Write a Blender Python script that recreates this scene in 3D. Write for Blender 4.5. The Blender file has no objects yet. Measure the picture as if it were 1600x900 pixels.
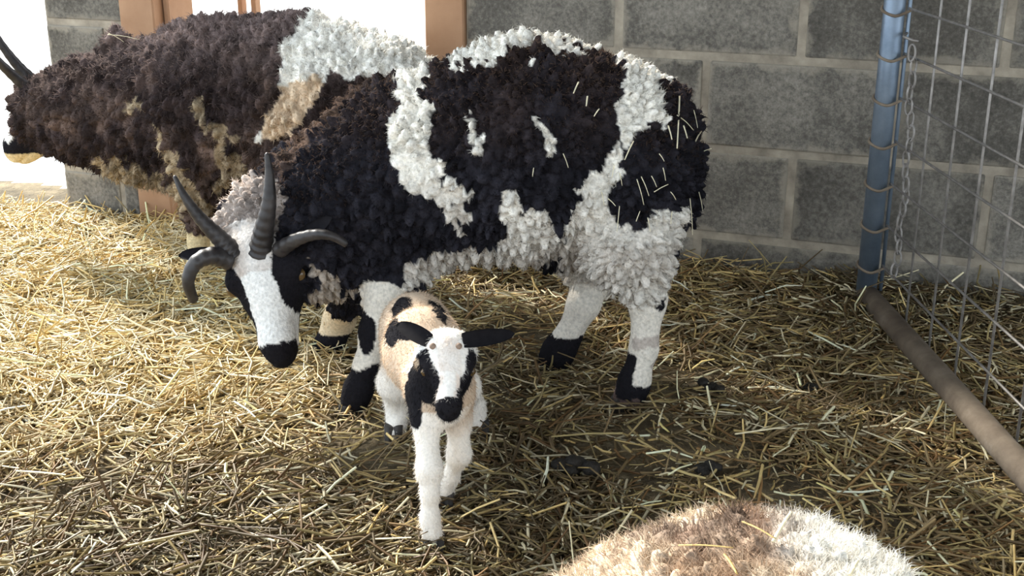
import bpy, bmesh, math, random
import numpy as np
from mathutils import Vector, kdtree

random.seed(7)
RNG = np.random.default_rng(11)
SC = bpy.context.scene
COL = SC.collection

# ------------------------------------------------------------------ camera
F = 1900.0                      # focal length in pixels of the 1600 x 900 frame
TH = math.radians(18.9)         # pitch down
H = 1.03                        # camera height
CT, ST = math.cos(TH), math.sin(TH)
cam_d = bpy.data.cameras.new('camera')
cam = bpy.data.objects.new('camera', cam_d)
COL.objects.link(cam)
cam.location = (0, 0, H)
cam.rotation_euler = (math.radians(90) - TH, 0, 0)
cam_d.sensor_width = 36.0
cam_d.lens = F / 1600.0 * 36.0
cam_d.clip_start = 0.02
cam_d.clip_end = 300
SC.camera = cam

# ------------------------------------------------------------------ world, sun, exposure
SC.view_settings.view_transform = 'Standard'
SC.view_settings.look = 'None'
SC.view_settings.gamma = 1.0
SC.view_settings.use_curve_mapping = False
SC.view_settings.exposure = 0.45
SC.cycles.use_denoising = True
SC.cycles.max_bounces = 6
world = bpy.data.worlds.new('overcast_sky')
SC.world = world
world.use_nodes = True
bg = world.node_tree.nodes['Background']
bg.inputs['Color'].default_value = (0.76, 0.88, 1.0, 1)
bg.inputs['Strength'].default_value = 2.3
sun_d = bpy.data.lights.new('sun', 'SUN')
sun = bpy.data.objects.new('sun', sun_d)
COL.objects.link(sun)
SUN_DIR = Vector((0.55, -0.68, -0.60)).normalized()      # direction the light travels: in through the doorway
sun.rotation_euler = SUN_DIR.to_track_quat('-Z', 'Y').to_euler()
sun.location = (-2, 8, 6)
sun_d.energy = 9.0
sun_d.angle = math.radians(9)
sun_d.color = (1.0, 0.95, 0.86)


# ------------------------------------------------------------------ pixel helpers: a pixel gives a direction, the depth comes from the ground or a plane
def ray(px, py):
    u, v = (px - 800) / F, (py - 450) / F
    return np.array((u, CT - v * ST, -ST - v * CT))


def P(px, py, Y):
    d = ray(px, py)
    return np.array((0, 0, H)) + d * (Y / d[1])


def G(px, py, Z=0.0):
    d = ray(px, py)
    return np.array((0, 0, H)) + d * ((Z - H) / d[2])


# ------------------------------------------------------------------ object helpers
def tag(o, label=None, cat=None, group=None, kind=None):
    if label: o['label'] = label
    if cat: o['category'] = cat
    if group: o['group'] = group
    if kind: o['kind'] = kind
    return o


def empty(name, loc, label=None, cat=None, group=None):
    o = bpy.data.objects.new(name, None)
    COL.objects.link(o)
    o.location = loc
    o.empty_display_size = 0.05
    return tag(o, label, cat, group)


def link(name, me, m, parent=None):
    o = bpy.data.objects.new(name, me)
    COL.objects.link(o)
    if m is not None and not me.materials:
        me.materials.append(m)
    if parent is not None:
        o.parent = parent
        o.matrix_parent_inverse.identity()
        o.location = -Vector(parent.location)
    return o


def mesh_np(name, V, Fq, smooth=True):
    """V (n,3); Fq list of arrays of faces (k,3) or (k,4)"""
    me = bpy.data.meshes.new(name)
    V = np.ascontiguousarray(V, dtype=np.float32)
    if not isinstance(Fq, (list, tuple)): Fq = [Fq]
    tot, st, loops, off = [], [], [], 0
    for f in Fq:
        f = np.asarray(f, dtype=np.int32)
        if len(f) == 0: continue
        n = f.shape[1]
        loops.append(f.ravel())
        st.append(off + np.arange(len(f), dtype=np.int32) * n)
        tot.append(np.full(len(f), n, np.int32))
        off += f.size
    loops, st, tot = np.concatenate(loops), np.concatenate(st), np.concatenate(tot)
    me.vertices.add(len(V)); me.vertices.foreach_set('co', V.ravel())
    me.loops.add(len(loops)); me.loops.foreach_set('vertex_index', loops)
    me.polygons.add(len(st)); me.polygons.foreach_set('loop_start', st); me.polygons.foreach_set('loop_total', tot)
    if smooth: me.polygons.foreach_set('use_smooth', np.ones(len(st), bool))
    me.update(calc_edges=True)
    return me


def set_col(me, C):
    a = me.color_attributes.new('Col', 'FLOAT_COLOR', 'POINT')
    c = np.ones((len(C), 4), np.float32); c[:, :3] = C
    a.data.foreach_set('color', c.ravel())


def bm_mesh(name, bm, smooth=False):
    me = bpy.data.meshes.new(name)
    bmesh.ops.recalc_face_normals(bm, faces=bm.faces)
    bm.to_mesh(me); bm.free()
    if smooth:
        me.polygons.foreach_set('use_smooth', np.ones(len(me.polygons), bool))
    return me


def box_bm(sx, sy, sz, bev=0.0, seg=1):
    bm = bmesh.new()
    bmesh.ops.create_cube(bm, size=1)
    bmesh.ops.scale(bm, vec=(sx, sy, sz), verts=bm.verts)
    if bev > 0:
        bmesh.ops.bevel(bm, geom=bm.edges[:], offset=bev, segments=seg, affect='EDGES', profile=0.5)
    return bm


def catmull(pts, n):
    pts = [np.array(p, float) for p in pts]
    pts = [2 * pts[0] - pts[1]] + pts + [2 * pts[-1] - pts[-2]]
    out = []
    for i in range(1, len(pts) - 2):
        p0, p1, p2, p3 = pts[i - 1:i + 3]
        for t in np.linspace(0, 1, n, endpoint=False):
            out.append(0.5 * (2 * p1 + (p2 - p0) * t + (2 * p0 - 5 * p1 + 4 * p2 - p3) * t * t + (3 * p1 - p0 - 3 * p2 + p3) * t ** 3))
    out.append(pts[-2])
    return np.array(out)


def tube(path, radii, nseg=10, closed=False, flat=1.0):
    path = np.asarray(path, float); n = len(path)
    radii = np.broadcast_to(np.asarray(radii, float), (n,))
    if closed:
        T = np.roll(path, -1, 0) - np.roll(path, 1, 0)
    else:
        T = np.gradient(path, axis=0)
    T /= np.linalg.norm(T, axis=1)[:, None] + 1e-12
    ref = np.array((0, 0, 1.0)) if abs(T[0, 2]) < 0.9 else np.array((1.0, 0, 0))
    V = []
    nrm = np.cross(T[0], ref); nrm /= np.linalg.norm(nrm)
    ang = np.arange(nseg) * 2 * math.pi / nseg
    for i in range(n):
        nrm = nrm - T[i] * nrm.dot(T[i]); nrm /= np.linalg.norm(nrm)
        b = np.cross(T[i], nrm)
        V.append(path[i] + radii[i] * (np.cos(ang)[:, None] * nrm + flat * np.sin(ang)[:, None] * b))
    V = np.concatenate(V)
    q = []
    m = n if closed else n - 1
    for i in range(m):
        a, b = i * nseg, ((i + 1) % n) * nseg
        for j in range(nseg):
            k = (j + 1) % nseg
            q.append((a + j, a + k, b + k, b + j))
    fs = [np.array(q)]
    if not closed:
        V = np.concatenate([V, path[[0, -1]]])
        c0, c1 = n * nseg, n * nseg + 1
        t = [(c0, (j + 1) % nseg, j) for j in range(nseg)]
        e = (n - 1) * nseg
        t += [(c1, e + j, e + (j + 1) % nseg) for j in range(nseg)]
        fs.append(np.array(t))
    return V, fs


def tube_obj(name, path, radii, m, parent=None, nseg=10, closed=False):
    V, fs = tube(path, radii, nseg, closed)
    return link(name, mesh_np(name, V, fs), m, parent)


def _hash(i, j, k, seed):
    n = (i * 374761393 + j * 668265263 + k * 2147483647 + seed * 144665) & 0xffffffff
    n = ((n ^ (n >> 13)) * 1274126177) & 0xffffffff
    return ((n ^ (n >> 16)) & 0xffff) / 65535.0


def vnoise(p, scale, seed=0):
    q = np.asarray(p, float) * scale
    i = np.floor(q).astype(np.int64); f = q - i; f = f * f * (3 - 2 * f)
    r = 0
    for a in (0, 1):
        for b in (0, 1):
            for c in (0, 1):
                w = (f[:, 0] if a else 1 - f[:, 0]) * (f[:, 1] if b else 1 - f[:, 1]) * (f[:, 2] if c else 1 - f[:, 2])
                r = r + w * _hash(i[:, 0] + a, i[:, 1] + b, i[:, 2] + c, seed)
    return r * 2 - 1


def inpoly(x, y, poly):
    poly = np.asarray(poly, float)
    ins = np.zeros(len(x), bool)
    xj, yj = poly[-1]
    for xi, yi in poly:
        c = ((yi > y) != (yj > y)) & (x < (xj - xi) * (y - yi) / (yj - yi + 1e-12) + xi)
        ins ^= c
        xj, yj = xi, yi
    return ins


# ------------------------------------------------------------------ materials
def new_mat(name):
    m = bpy.data.materials.new(name); m.use_nodes = True
    nt = m.node_tree
    return m, nt, nt.nodes['Principled BSDF']


def N(nt, t, **kw):
    n = nt.nodes.new(t)
    for k, v in kw.items():
        if k in n.inputs: n.inputs[k].default_value = v
        else: setattr(n, k, v)
    return n


def ramp(nt, stops):
    r = nt.nodes.new('ShaderNodeValToRGB')
    e = r.color_ramp.elements
    while len(e) < len(stops): e.new(0.5)
    for el, (p, c) in zip(e, stops):
        el.position = p; el.color = (*c, 1)
    return r


def noise_mat(name, stops, scale=8, detail=8, rough=0.85, bump=0.3, bscale=None, dist=0.01, metal=0.0, coord='Object', rough_n=0.6):
    m, nt, b = new_mat(name)
    tc = N(nt, 'ShaderNodeTexCoord')
    n1 = N(nt, 'ShaderNodeTexNoise', Scale=scale, Detail=detail, Roughness=rough_n)
    nt.links.new(tc.outputs[coord], n1.inputs['Vector'])
    r = ramp(nt, stops)
    nt.links.new(n1.outputs['Fac'], r.inputs['Fac'])
    nt.links.new(r.outputs['Color'], b.inputs['Base Color'])
    n2 = N(nt, 'ShaderNodeTexNoise', Scale=bscale or scale * 6, Detail=6)
    nt.links.new(tc.outputs[coord], n2.inputs['Vector'])
    bp = N(nt, 'ShaderNodeBump', Strength=bump, Distance=dist)
    nt.links.new(n2.outputs['Fac'], bp.inputs['Height'])
    nt.links.new(bp.outputs['Normal'], b.inputs['Normal'])
    b.inputs['Roughness'].default_value = rough
    b.inputs['Metallic'].default_value = metal
    b.inputs['Specular IOR Level'].default_value = 0.3
    return m


def attr_mat(name, rough=0.9, trans=0.0, bump=0.0, bscale=200, var=0.25, sheen=0.0, spec=0.15):
    m, nt, b = new_mat(name)
    at = N(nt, 'ShaderNodeVertexColor', layer_name='Col')
    tc = N(nt, 'ShaderNodeTexCoord')
    nz = N(nt, 'ShaderNodeTexNoise', Scale=bscale, Detail=4)
    nt.links.new(tc.outputs['Object'], nz.inputs['Vector'])
    mr = N(nt, 'ShaderNodeMapRange')
    mr.inputs['From Min'].default_value = 0.3; mr.inputs['From Max'].default_value = 0.7
    mr.inputs['To Min'].default_value = 1 - var; mr.inputs['To Max'].default_value = 1 + var
    nt.links.new(nz.outputs['Fac'], mr.inputs['Value'])
    mx = N(nt, 'ShaderNodeVectorMath', operation='SCALE')
    nt.links.new(at.outputs['Color'], mx.inputs[0]); nt.links.new(mr.outputs['Result'], mx.inputs['Scale'])
    nt.links.new(mx.outputs['Vector'], b.inputs['Base Color'])
    b.inputs['Roughness'].default_value = rough
    b.inputs['Specular IOR Level'].default_value = spec
    if sheen: b.inputs['Sheen Weight'].default_value = sheen
    if bump:
        bp = N(nt, 'ShaderNodeBump', Strength=bump, Distance=0.004)
        nt.links.new(nz.outputs['Fac'], bp.inputs['Height']); nt.links.new(bp.outputs['Normal'], b.inputs['Normal'])
    if trans:
        t = N(nt, 'ShaderNodeBsdfTranslucent')
        nt.links.new(mx.outputs['Vector'], t.inputs['Color'])
        ms = N(nt, 'ShaderNodeMixShader', Fac=trans)
        nt.links.new(b.outputs[0], ms.inputs[1]); nt.links.new(t.outputs[0], ms.inputs[2])
        nt.links.new(ms.outputs[0], nt.nodes['Material Output'].inputs['Surface'])
    return m


M_WOOL = attr_mat('wool_locks', rough=1.0, bump=0.8, bscale=160, var=0.2, spec=0.05)
M_COAT = attr_mat('short_coat', rough=1.0, bump=.3, bscale=260, var=0.10, spec=0.05)
M_FUZZ = attr_mat('wool_fibres', rough=0.9, trans=0.35, bscale=90, var=0.2, spec=0.1)
M_STRAW = attr_mat('straw_stalks', rough=0.55, trans=0.12, bscale=60, var=0.15, spec=0.35)
def block_mat():
    m, nt, b = new_mat('concrete_block')
    tc = N(nt, 'ShaderNodeTexCoord'); oi = N(nt, 'ShaderNodeObjectInfo')
    ad = N(nt, 'ShaderNodeVectorMath', operation='ADD'); sc = N(nt, 'ShaderNodeVectorMath', operation='SCALE')
    sc.inputs[0].default_value = (37.0, 11.0, 23.0)
    nt.links.new(oi.outputs['Random'], sc.inputs['Scale'])
    nt.links.new(tc.outputs['Object'], ad.inputs[0]); nt.links.new(sc.outputs['Vector'], ad.inputs[1])
    big = N(nt, 'ShaderNodeTexNoise', Scale=5.0, Detail=6, Roughness=.6)
    fine = N(nt, 'ShaderNodeTexNoise', Scale=95.0, Detail=6, Roughness=.75)
    for n in (big, fine): nt.links.new(ad.outputs['Vector'], n.inputs['Vector'])
    mx = N(nt, 'ShaderNodeMath', operation='MULTIPLY_ADD'); mx.inputs[1].default_value = .55
    nt.links.new(fine.outputs['Fac'], mx.inputs[0])
    hf = N(nt, 'ShaderNodeMath', operation='MULTIPLY'); hf.inputs[1].default_value = .5
    nt.links.new(big.outputs['Fac'], hf.inputs[0]); nt.links.new(hf.outputs[0], mx.inputs[2])
    rp = ramp(nt, [(.33, (.045, .040, .033)), (.50, (.125, .112, .093)), (.68, (.29, .26, .215))])
    nt.links.new(mx.outputs[0], rp.inputs['Fac'])
    v = N(nt, 'ShaderNodeMapRange'); v.inputs['To Min'].default_value = .8; v.inputs['To Max'].default_value = 1.2
    nt.links.new(oi.outputs['Random'], v.inputs['Value'])
    cs = N(nt, 'ShaderNodeVectorMath', operation='SCALE')
    # mortar smeared over the block edges
    sx = N(nt, 'ShaderNodeSeparateXYZ'); nt.links.new(tc.outputs['Generated'], sx.inputs[0])

    def edge(out, size):
        a = N(nt, 'ShaderNodeMath', operation='PINGPONG'); a.inputs[1].default_value = .5
        nt.links.new(out, a.inputs[0])
        b2 = N(nt, 'ShaderNodeMath', operation='MULTIPLY'); b2.inputs[1].default_value = size
        nt.links.new(a.outputs[0], b2.inputs[0])
        return b2
    mn = N(nt, 'ShaderNodeMath', operation='MINIMUM')
    nt.links.new(edge(sx.outputs['X'], .43).outputs[0], mn.inputs[0]); nt.links.new(edge(sx.outputs['Z'], .206).outputs[0], mn.inputs[1])
    sn = N(nt, 'ShaderNodeTexNoise', Scale=16.0, Detail=8, Roughness=.7)
    nt.links.new(ad.outputs['Vector'], sn.inputs['Vector'])
    s1 = N(nt, 'ShaderNodeMath', operation='MULTIPLY_ADD'); s1.inputs[1].default_value = .11; s1.inputs[2].default_value = -.044
    nt.links.new(sn.outputs['Fac'], s1.inputs[0])
    sb = N(nt, 'ShaderNodeMath', operation='SUBTRACT')
    nt.links.new(s1.outputs[0], sb.inputs[0]); nt.links.new(mn.outputs[0], sb.inputs[1])
    sm = N(nt, 'ShaderNodeMapRange'); sm.inputs['From Min'].default_value = -.006; sm.inputs['From Max'].default_value = .010; sm.inputs['To Max'].default_value = .75
    nt.links.new(sb.outputs[0], sm.inputs['Value'])
    cm = N(nt, 'ShaderNodeMix', data_type='RGBA')
    cm.inputs[7].default_value = (.30, .262, .205, 1)
    nt.links.new(sm.outputs['Result'], cm.inputs[0]); nt.links.new(rp.outputs['Color'], cm.inputs[6])
    nt.links.new(cm.outputs[2], cs.inputs[0]); nt.links.new(v.outputs['Result'], cs.inputs['Scale'])
    nt.links.new(cs.outputs['Vector'], b.inputs['Base Color'])
    bp = N(nt, 'ShaderNodeBump', Strength=.8, Distance=.004)
    nt.links.new(fine.outputs['Fac'], bp.inputs['Height']); nt.links.new(bp.outputs['Normal'], b.inputs['Normal'])
    b.inputs['Roughness'].default_value = .95; b.inputs['Specular IOR Level'].default_value = .2
    return m


M_BLOCK = block_mat()
M_MORTAR = noise_mat('mortar', [(0.3, (.18, .15, .115)), (0.7, (.42, .36, .275))], scale=14, detail=8, rough=.95, bump=.6, bscale=70, dist=.004)
M_WOOD = noise_mat('door_timber', [(0.3, (.30, .16, .085)), (0.7, (.44, .26, .15))], scale=5, rough=.75, bump=.25, bscale=40, dist=.002)
M_GROUND = noise_mat('trodden_bedding', [(0.30, (.04, .030, .017)), (0.5, (.13, .098, .055)), (0.70, (.31, .24, .14))], scale=5.5, detail=12, rough=.95, bump=1.0, bscale=120, dist=.008, rough_n=.72)
M_YARD = noise_mat('yard_concrete', [(0.3, (.55, .53, .50)), (0.7, (.70, .68, .65))], scale=1.5, rough=.9, bump=.1)
M_ROOF = noise_mat('roof_boards', [(0.3, (.10, .085, .07)), (0.7, (.18, .155, .125))], scale=3, rough=.9, bump=.2)
M_HORN = noise_mat('horn', [(0.3, (.012, .010, .010)), (0.7, (.052, .045, .042))], scale=30, rough=.42, bump=.35, bscale=120, dist=.002)
M_HOOF = noise_mat('hoof_horn', [(0.3, (.012, .010, .009)), (0.7, (.05, .042, .036))], scale=40, rough=.6, bump=.3, dist=.002)
M_GALV = noise_mat('galvanised_tube', [(0.3, (.12, .155, .20)), (0.7, (.24, .29, .35))], scale=12, rough=.45, bump=.1, metal=.6, dist=.002)
M_RUST = noise_mat('rusty_tube', [(0.3, (.10, .072, .05)), (0.6, (.20, .155, .11)), (0.8, (.29, .24, .19))], scale=16, rough=.85, bump=.4, dist=.003)
M_WIRE = noise_mat('dull_wire', [(0.3, (.18, .165, .15)), (0.7, (.38, .35, .32))], scale=40, rough=.55, bump=.1, metal=.5, dist=.001)
M_DUNG = noise_mat('dung', [(0.3, (.008, .007, .006)), (0.7, (.03, .024, .018))], scale=40, rough=.7, bump=.6, dist=.004)
M_EYE, _nt, _b = new_mat('sheep_eye')
_b.inputs['Base Color'].default_value = (.10, .060, .022, 1); _b.inputs['Roughness'].default_value = .06
M_PUPIL, _nt, _b = new_mat('pupil')
_b.inputs['Base Color'].default_value = (.004, .004, .005, 1); _b.inputs['Roughness'].default_value = .05
M_BUD = noise_mat('horn_bud', [(0.3, (.14, .09, .06)), (0.7, (.28, .20, .15))], scale=60, rough=.7, bump=.2, dist=.001)

# ================================================================== THE PLACE
# back wall: plane through W0, yawed so that its right end comes nearer
YAW = math.radians(21.5)
WD = np.array((math.cos(YAW), -math.sin(YAW), 0.0))       # along the wall, to the right
WN = np.array((-math.sin(YAW), -math.cos(YAW), 0.0))      # out of the wall, into the pen
_z = 2.95
_r = ray(1250, 243)
W0 = np.array((0, 0, H)) + _r * _z                         # bed joint under the second visible course
JZ = W0[2]


def wall_s(px, py):
    """distance along the wall (from W0) where the pixel's ray meets it"""
    d = ray(px, py); o = np.array((0, 0, H))
    t = (W0 - o).dot(WN) / d.dot(WN)
    return (o + d * t - W0).dot(WD)


BL, BH, BT, MJ = 0.450, 0.225, 0.14, 0.019                # block pitch, course height, thickness, joint


def floor_z(x, y):
    x = np.asarray(x, float); y = np.asarray(y, float)
    p = np.stack([x, y, np.zeros_like(x)], -1).reshape(-1, 3)
    z = 0.012 * vnoise(p, 2.3, 3) + 0.008 * vnoise(p, 6.1, 4)
    dw = ((p - W0) @ WN)                                   # distance in front of the wall
    s = ((p - W0) @ WD)
    pile = np.clip(1 - dw / 0.55, 0, 1) ** 1.5 * np.clip((s + 0.75) / 0.3, 0, 1)
    z = z + (0.058 + 0.02 * vnoise(p, 3.2, 8)) * pile
    keep = np.clip((y.reshape(-1) - 0.3) / 0.5, 0, 1)
    return (z * keep).reshape(x.shape)


# floor
gx, gy = np.meshgrid(np.linspace(-3.2, 3.2, 161), np.linspace(-3.0, 4.6, 191), indexing='ij')
gz = floor_z(gx, gy)
# outside the doorway the bedding falls away to the threshold
V = np.stack([gx, gy, gz], -1).reshape(-1, 3)
ii, jj = np.meshgrid(np.arange(160), np.arange(190), indexing='ij')
a = (ii * 191 + jj).ravel()
quads = np.stack([a, a + 191, a + 192, a + 1], -1)
fc = V[quads].mean(1)
quads = quads[((fc - W0) @ WN) > -0.30]
floor = link('floor', mesh_np('floor', V, quads), M_GROUND)
tag(floor, 'trodden earth and chaff floor of the pen', kind='structure')

yard = link('floor_yard', bm_mesh('floor_yard', box_bm(90, 90, .1)), M_YARD)
yard.location = (0, 0, -0.16)
tag(yard, 'pale concrete yard outside the doorway', kind='structure')

# doorway limits along the wall
sDR = wall_s(727, 20)     # right edge of the right door post
sDO = wall_s(666, 20)     # opening
sDL = wall_s(300, 12)
sDL0 = wall_s(190, 20)
WALL_TOP = 2.45
wall = empty('wall_back', tuple(W0 * (1, 1, 0)))
tag(wall, 'grey concrete block wall with pale mortar joints', kind='structure')
rz = -YAW


def wall_piece(name, s0, s1, z0, z1, d0, d1, m, parent, bev=0.004):
    """box on the wall from s0..s1 along, z0..z1, depth d0..d1 in front of the face"""
    bm = box_bm(s1 - s0, d1 - d0, z1 - z0, bev)
    o = bpy.data.objects.new(name, bm_mesh(name, bm))
    o.data.materials.append(m)
    COL.objects.link(o)
    c = W0 + WD * (s0 + s1) / 2 + WN * (d0 + d1) / 2
    o.parent = parent
    o.location = Vector((c[0], c[1], (z0 + z1) / 2)) - (Vector(parent.location) if parent else Vector())
    o.rotation_euler = (0, 0, rz)
    return o


# mortar core, recessed behind the block faces
S_MIN, S_MAX = wall_s(70, 20), 2.6      # wall cut short left of the doorway to let the sun in
z_bot = JZ - 3 * BH
wall_piece('mortar', sDR + .002, S_MAX, z_bot, WALL_TOP, -BT, -0.004, M_MORTAR, wall, 0)
wall_piece('mortar', S_MIN, sDL0 - .002, z_bot, WALL_TOP, -BT, -0.004, M_MORTAR, wall, 0)
wall_piece('mortar', sDL0, sDR, 2.12, WALL_TOP, -BT, -0.004, M_MORTAR, wall, 0)
sJ = wall_s(1253, 60)
block_meshes = {}


def block(s0, s1, z0, z1):
    key = (round(s1 - s0, 3), round(z1 - z0, 3))
    if key not in block_meshes:
        bm = box_bm(key[0], BT, key[1], 0.005, 2)
        me = bm_mesh('block', bm); me.materials.append(M_BLOCK)
        block_meshes[key] = me
    o = bpy.data.objects.new('block', block_meshes[key])
    COL.objects.link(o)
    j = random.uniform(-.0025, .0025)
    c = W0 + WD * (s0 + s1) / 2 + WN * (-BT / 2 + j)
    o.parent = wall
    o.location = (c[0] - wall.location.x, c[1] - wall.location.y, (z0 + z1) / 2)
    o.rotation_euler = (0, random.uniform(-.003, .003), rz)


row = 0
z0 = JZ + BH - 4 * BH
k = -4
while z0 < WALL_TOP - .02:
    # course k = 1 is the top visible one, with a joint at sJ
    off = sJ - BL / 2 if (k % 2) else sJ
    z1 = min(z0 + BH, WALL_TOP)
    n0 = math.floor((S_MIN - off) / BL)
    s = off + n0 * BL
    while s < S_MAX:
        a0, a1 = s + MJ / 2, s + BL - MJ / 2
        for lo, hi in ((S_MIN, sDL0 - .004), (sDR + .004, S_MAX)):
            b0, b1 = max(a0, lo), min(a1, hi)
            if b1 - b0 > .03:
                block(b0, b1, z0 + MJ / 2, z1 - MJ / 2)
        if z0 > 2.1:
            b0, b1 = max(a0, sDL0 - .004), min(a1, sDR + .004)
            if b1 - b0 > .03: block(b0, b1, z0 + MJ / 2, z1 - MJ / 2)
    # next
        s += BL
    z0 += BH; k += 1

# door frame (timber) in the back wall
door = empty('door_1', tuple(W0 * (1, 1, 0)))
tag(door, 'open doorway with brown timber posts', kind='structure')
wall_piece('post', sDO, sDR, -.15, 2.12, -.15, .012, M_WOOD, door)
wall_piece('post', sDL0, wall_s(243, 15), -.15, 2.12, -.15, .012, M_WOOD, door)
wall_piece('stop', wall_s(243, 15) + .002, wall_s(253, 15), -.15, 2.02, -.15, -.03, M_WOOD, door)
wall_piece('lintel', sDL0, sDR, 2.03, 2.12, -.15, .012, M_WOOD, door)

# slatted gate standing open in the yard just past the doorway
yg = empty('yard_gate', tuple(W0 * (1, 1, 0)), 'slim upright wooden slats seen through the bright doorway', 'gate')
for pxa, pxb in ((274, 281), (296, 304)):
    wall_piece('slat', wall_s(pxa, 12), wall_s(pxb, 12), -.11, 1.25, -.34, -.31, M_WOOD, yg, .002)
wall_piece('rail', wall_s(255, 12), wall_s(306, 12), .18, .25, -.37, -.342, M_WOOD, yg, .002)
wall_piece('rail', wall_s(255, 12), wall_s(306, 12), 1.1, 1.17, -.37, -.342, M_WOOD, yg, .002)

# roof of the barn, unseen; left edge pulled in, front extended to shape the skylight
rf = link('ceiling', bm_mesh('ceiling', box_bm(4.9, 6.0, .08, .004)), M_ROOF)
rf.location = (1.0, .85, 2.5); rf.rotation_euler = (0, 0, 0); tag(rf, 'dark boarded barn ceiling', kind='structure')


# ================================================================== SDF sheep builder
class Body:
    def __init__(self):
        self.pr = []          # (a, b, ra, rb, side, w, k, wool)
        self.cut = []

    def cap(self, a, b, ra, rb, k=.03, wool=0, side=None, w=1.0):
        self.pr.append((np.array(a, float), np.array(b, float), ra, rb, None if side is None else np.array(side, float), w, k, wool))

    def chain(self, pts, k=.03, wool=0, side=None, w=1.0):
        for (a, ra), (b, rb) in zip(pts[:-1], pts[1:]):
            self.cap(a, b, ra, rb, k, wool, side, w)

    def ball(self, a, r, k=.03, wool=0, side=None, w=1.0):
        self.cap(a, np.array(a, float) + (0, 0, 1e-4), r, r, k, wool, side, w)

    def carve(self, a, b, r, k=.006):
        self.cut.append((np.array(a, float), np.array(b, float), r, k))

    @staticmethod
    def d(p, pr):
        a, b, ra, rb, side, w, k, wool = pr
        ab = b - a
        q = p - a
        t = np.clip((q @ ab) / (ab @ ab), 0, 1)
        q = q - t[..., None] * ab
        if side is not None:
            qs = q @ side
            q = q + (qs * (1 / w - 1))[..., None] * side
        return (np.linalg.norm(q, axis=-1) - (ra + (rb - ra) * t)) * (min(1.0, w) if side is not None else 1.0)

    def mesh(self, h):
        lo = np.min([np.minimum(p[0] - p[2] * max(1, p[5]), p[1] - p[3] * max(1, p[5])) for p in self.pr], 0) - 3 * h
        hi = np.max([np.maximum(p[0] + p[2] * max(1, p[5]), p[1] + p[3] * max(1, p[5])) for p in self.pr], 0) + 3 * h
        n = np.ceil((hi - lo) / h).astype(int) + 1
        Fd = np.full(n, 0.2, np.float32)
        for pr in self.pr:
            e = pr[6] + 2 * h
            m = max(1, pr[5])
            a = np.minimum(pr[0] - pr[2] * m, pr[1] - pr[3] * m) - e
            b = np.maximum(pr[0] + pr[2] * m, pr[1] + pr[3] * m) + e
            i0 = np.clip(((a - lo) / h).astype(int), 0, n); i1 = np.clip(np.ceil((b - lo) / h).astype(int) + 1, 0, n)
            ax = [lo[i] + h * np.arange(i0[i], i1[i]) for i in range(3)]
            p = np.stack(np.meshgrid(*ax, indexing='ij'), -1)
            dd = self.d(p, pr)
            sl = tuple(slice(i0[i], i1[i]) for i in range(3))
            f = Fd[sl]; k = pr[6]
            hh = np.maximum(k - np.abs(f - dd), 0) / k
            Fd[sl] = np.minimum(f, dd) - hh * hh * k * .25
        for a0, b0, r, k in self.cut:
            a = np.minimum(a0, b0) - r - k - 2 * h; b = np.maximum(a0, b0) + r + k + 2 * h
            i0 = np.clip(((a - lo) / h).astype(int), 0, n); i1 = np.clip(np.ceil((b - lo) / h).astype(int) + 1, 0, n)
            ax = [lo[i] + h * np.arange(i0[i], i1[i]) for i in range(3)]
            p = np.stack(np.meshgrid(*ax, indexing='ij'), -1)
            dd = -self.d(p, (a0, b0, r, r, None, 1, k, 0))
            sl = tuple(slice(i0[i], i1[i]) for i in range(3))
            f = Fd[sl]
            hh = np.maximum(k - np.abs(f - dd), 0) / k
            Fd[sl] = np.maximum(f, dd) + hh * hh * k * .25
        return nets(Fd, lo, h)

    def wool_mask(self, V):
        dw = np.full(len(V), 9.0); ds = np.full(len(V), 9.0)
        for pr in self.pr:
            d = self.d(V, pr)
            if pr[7]: dw = np.minimum(dw, d)
            else: ds = np.minimum(ds, d)
        return np.clip((ds - dw) / .016 + .5, 0, 1)


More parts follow.
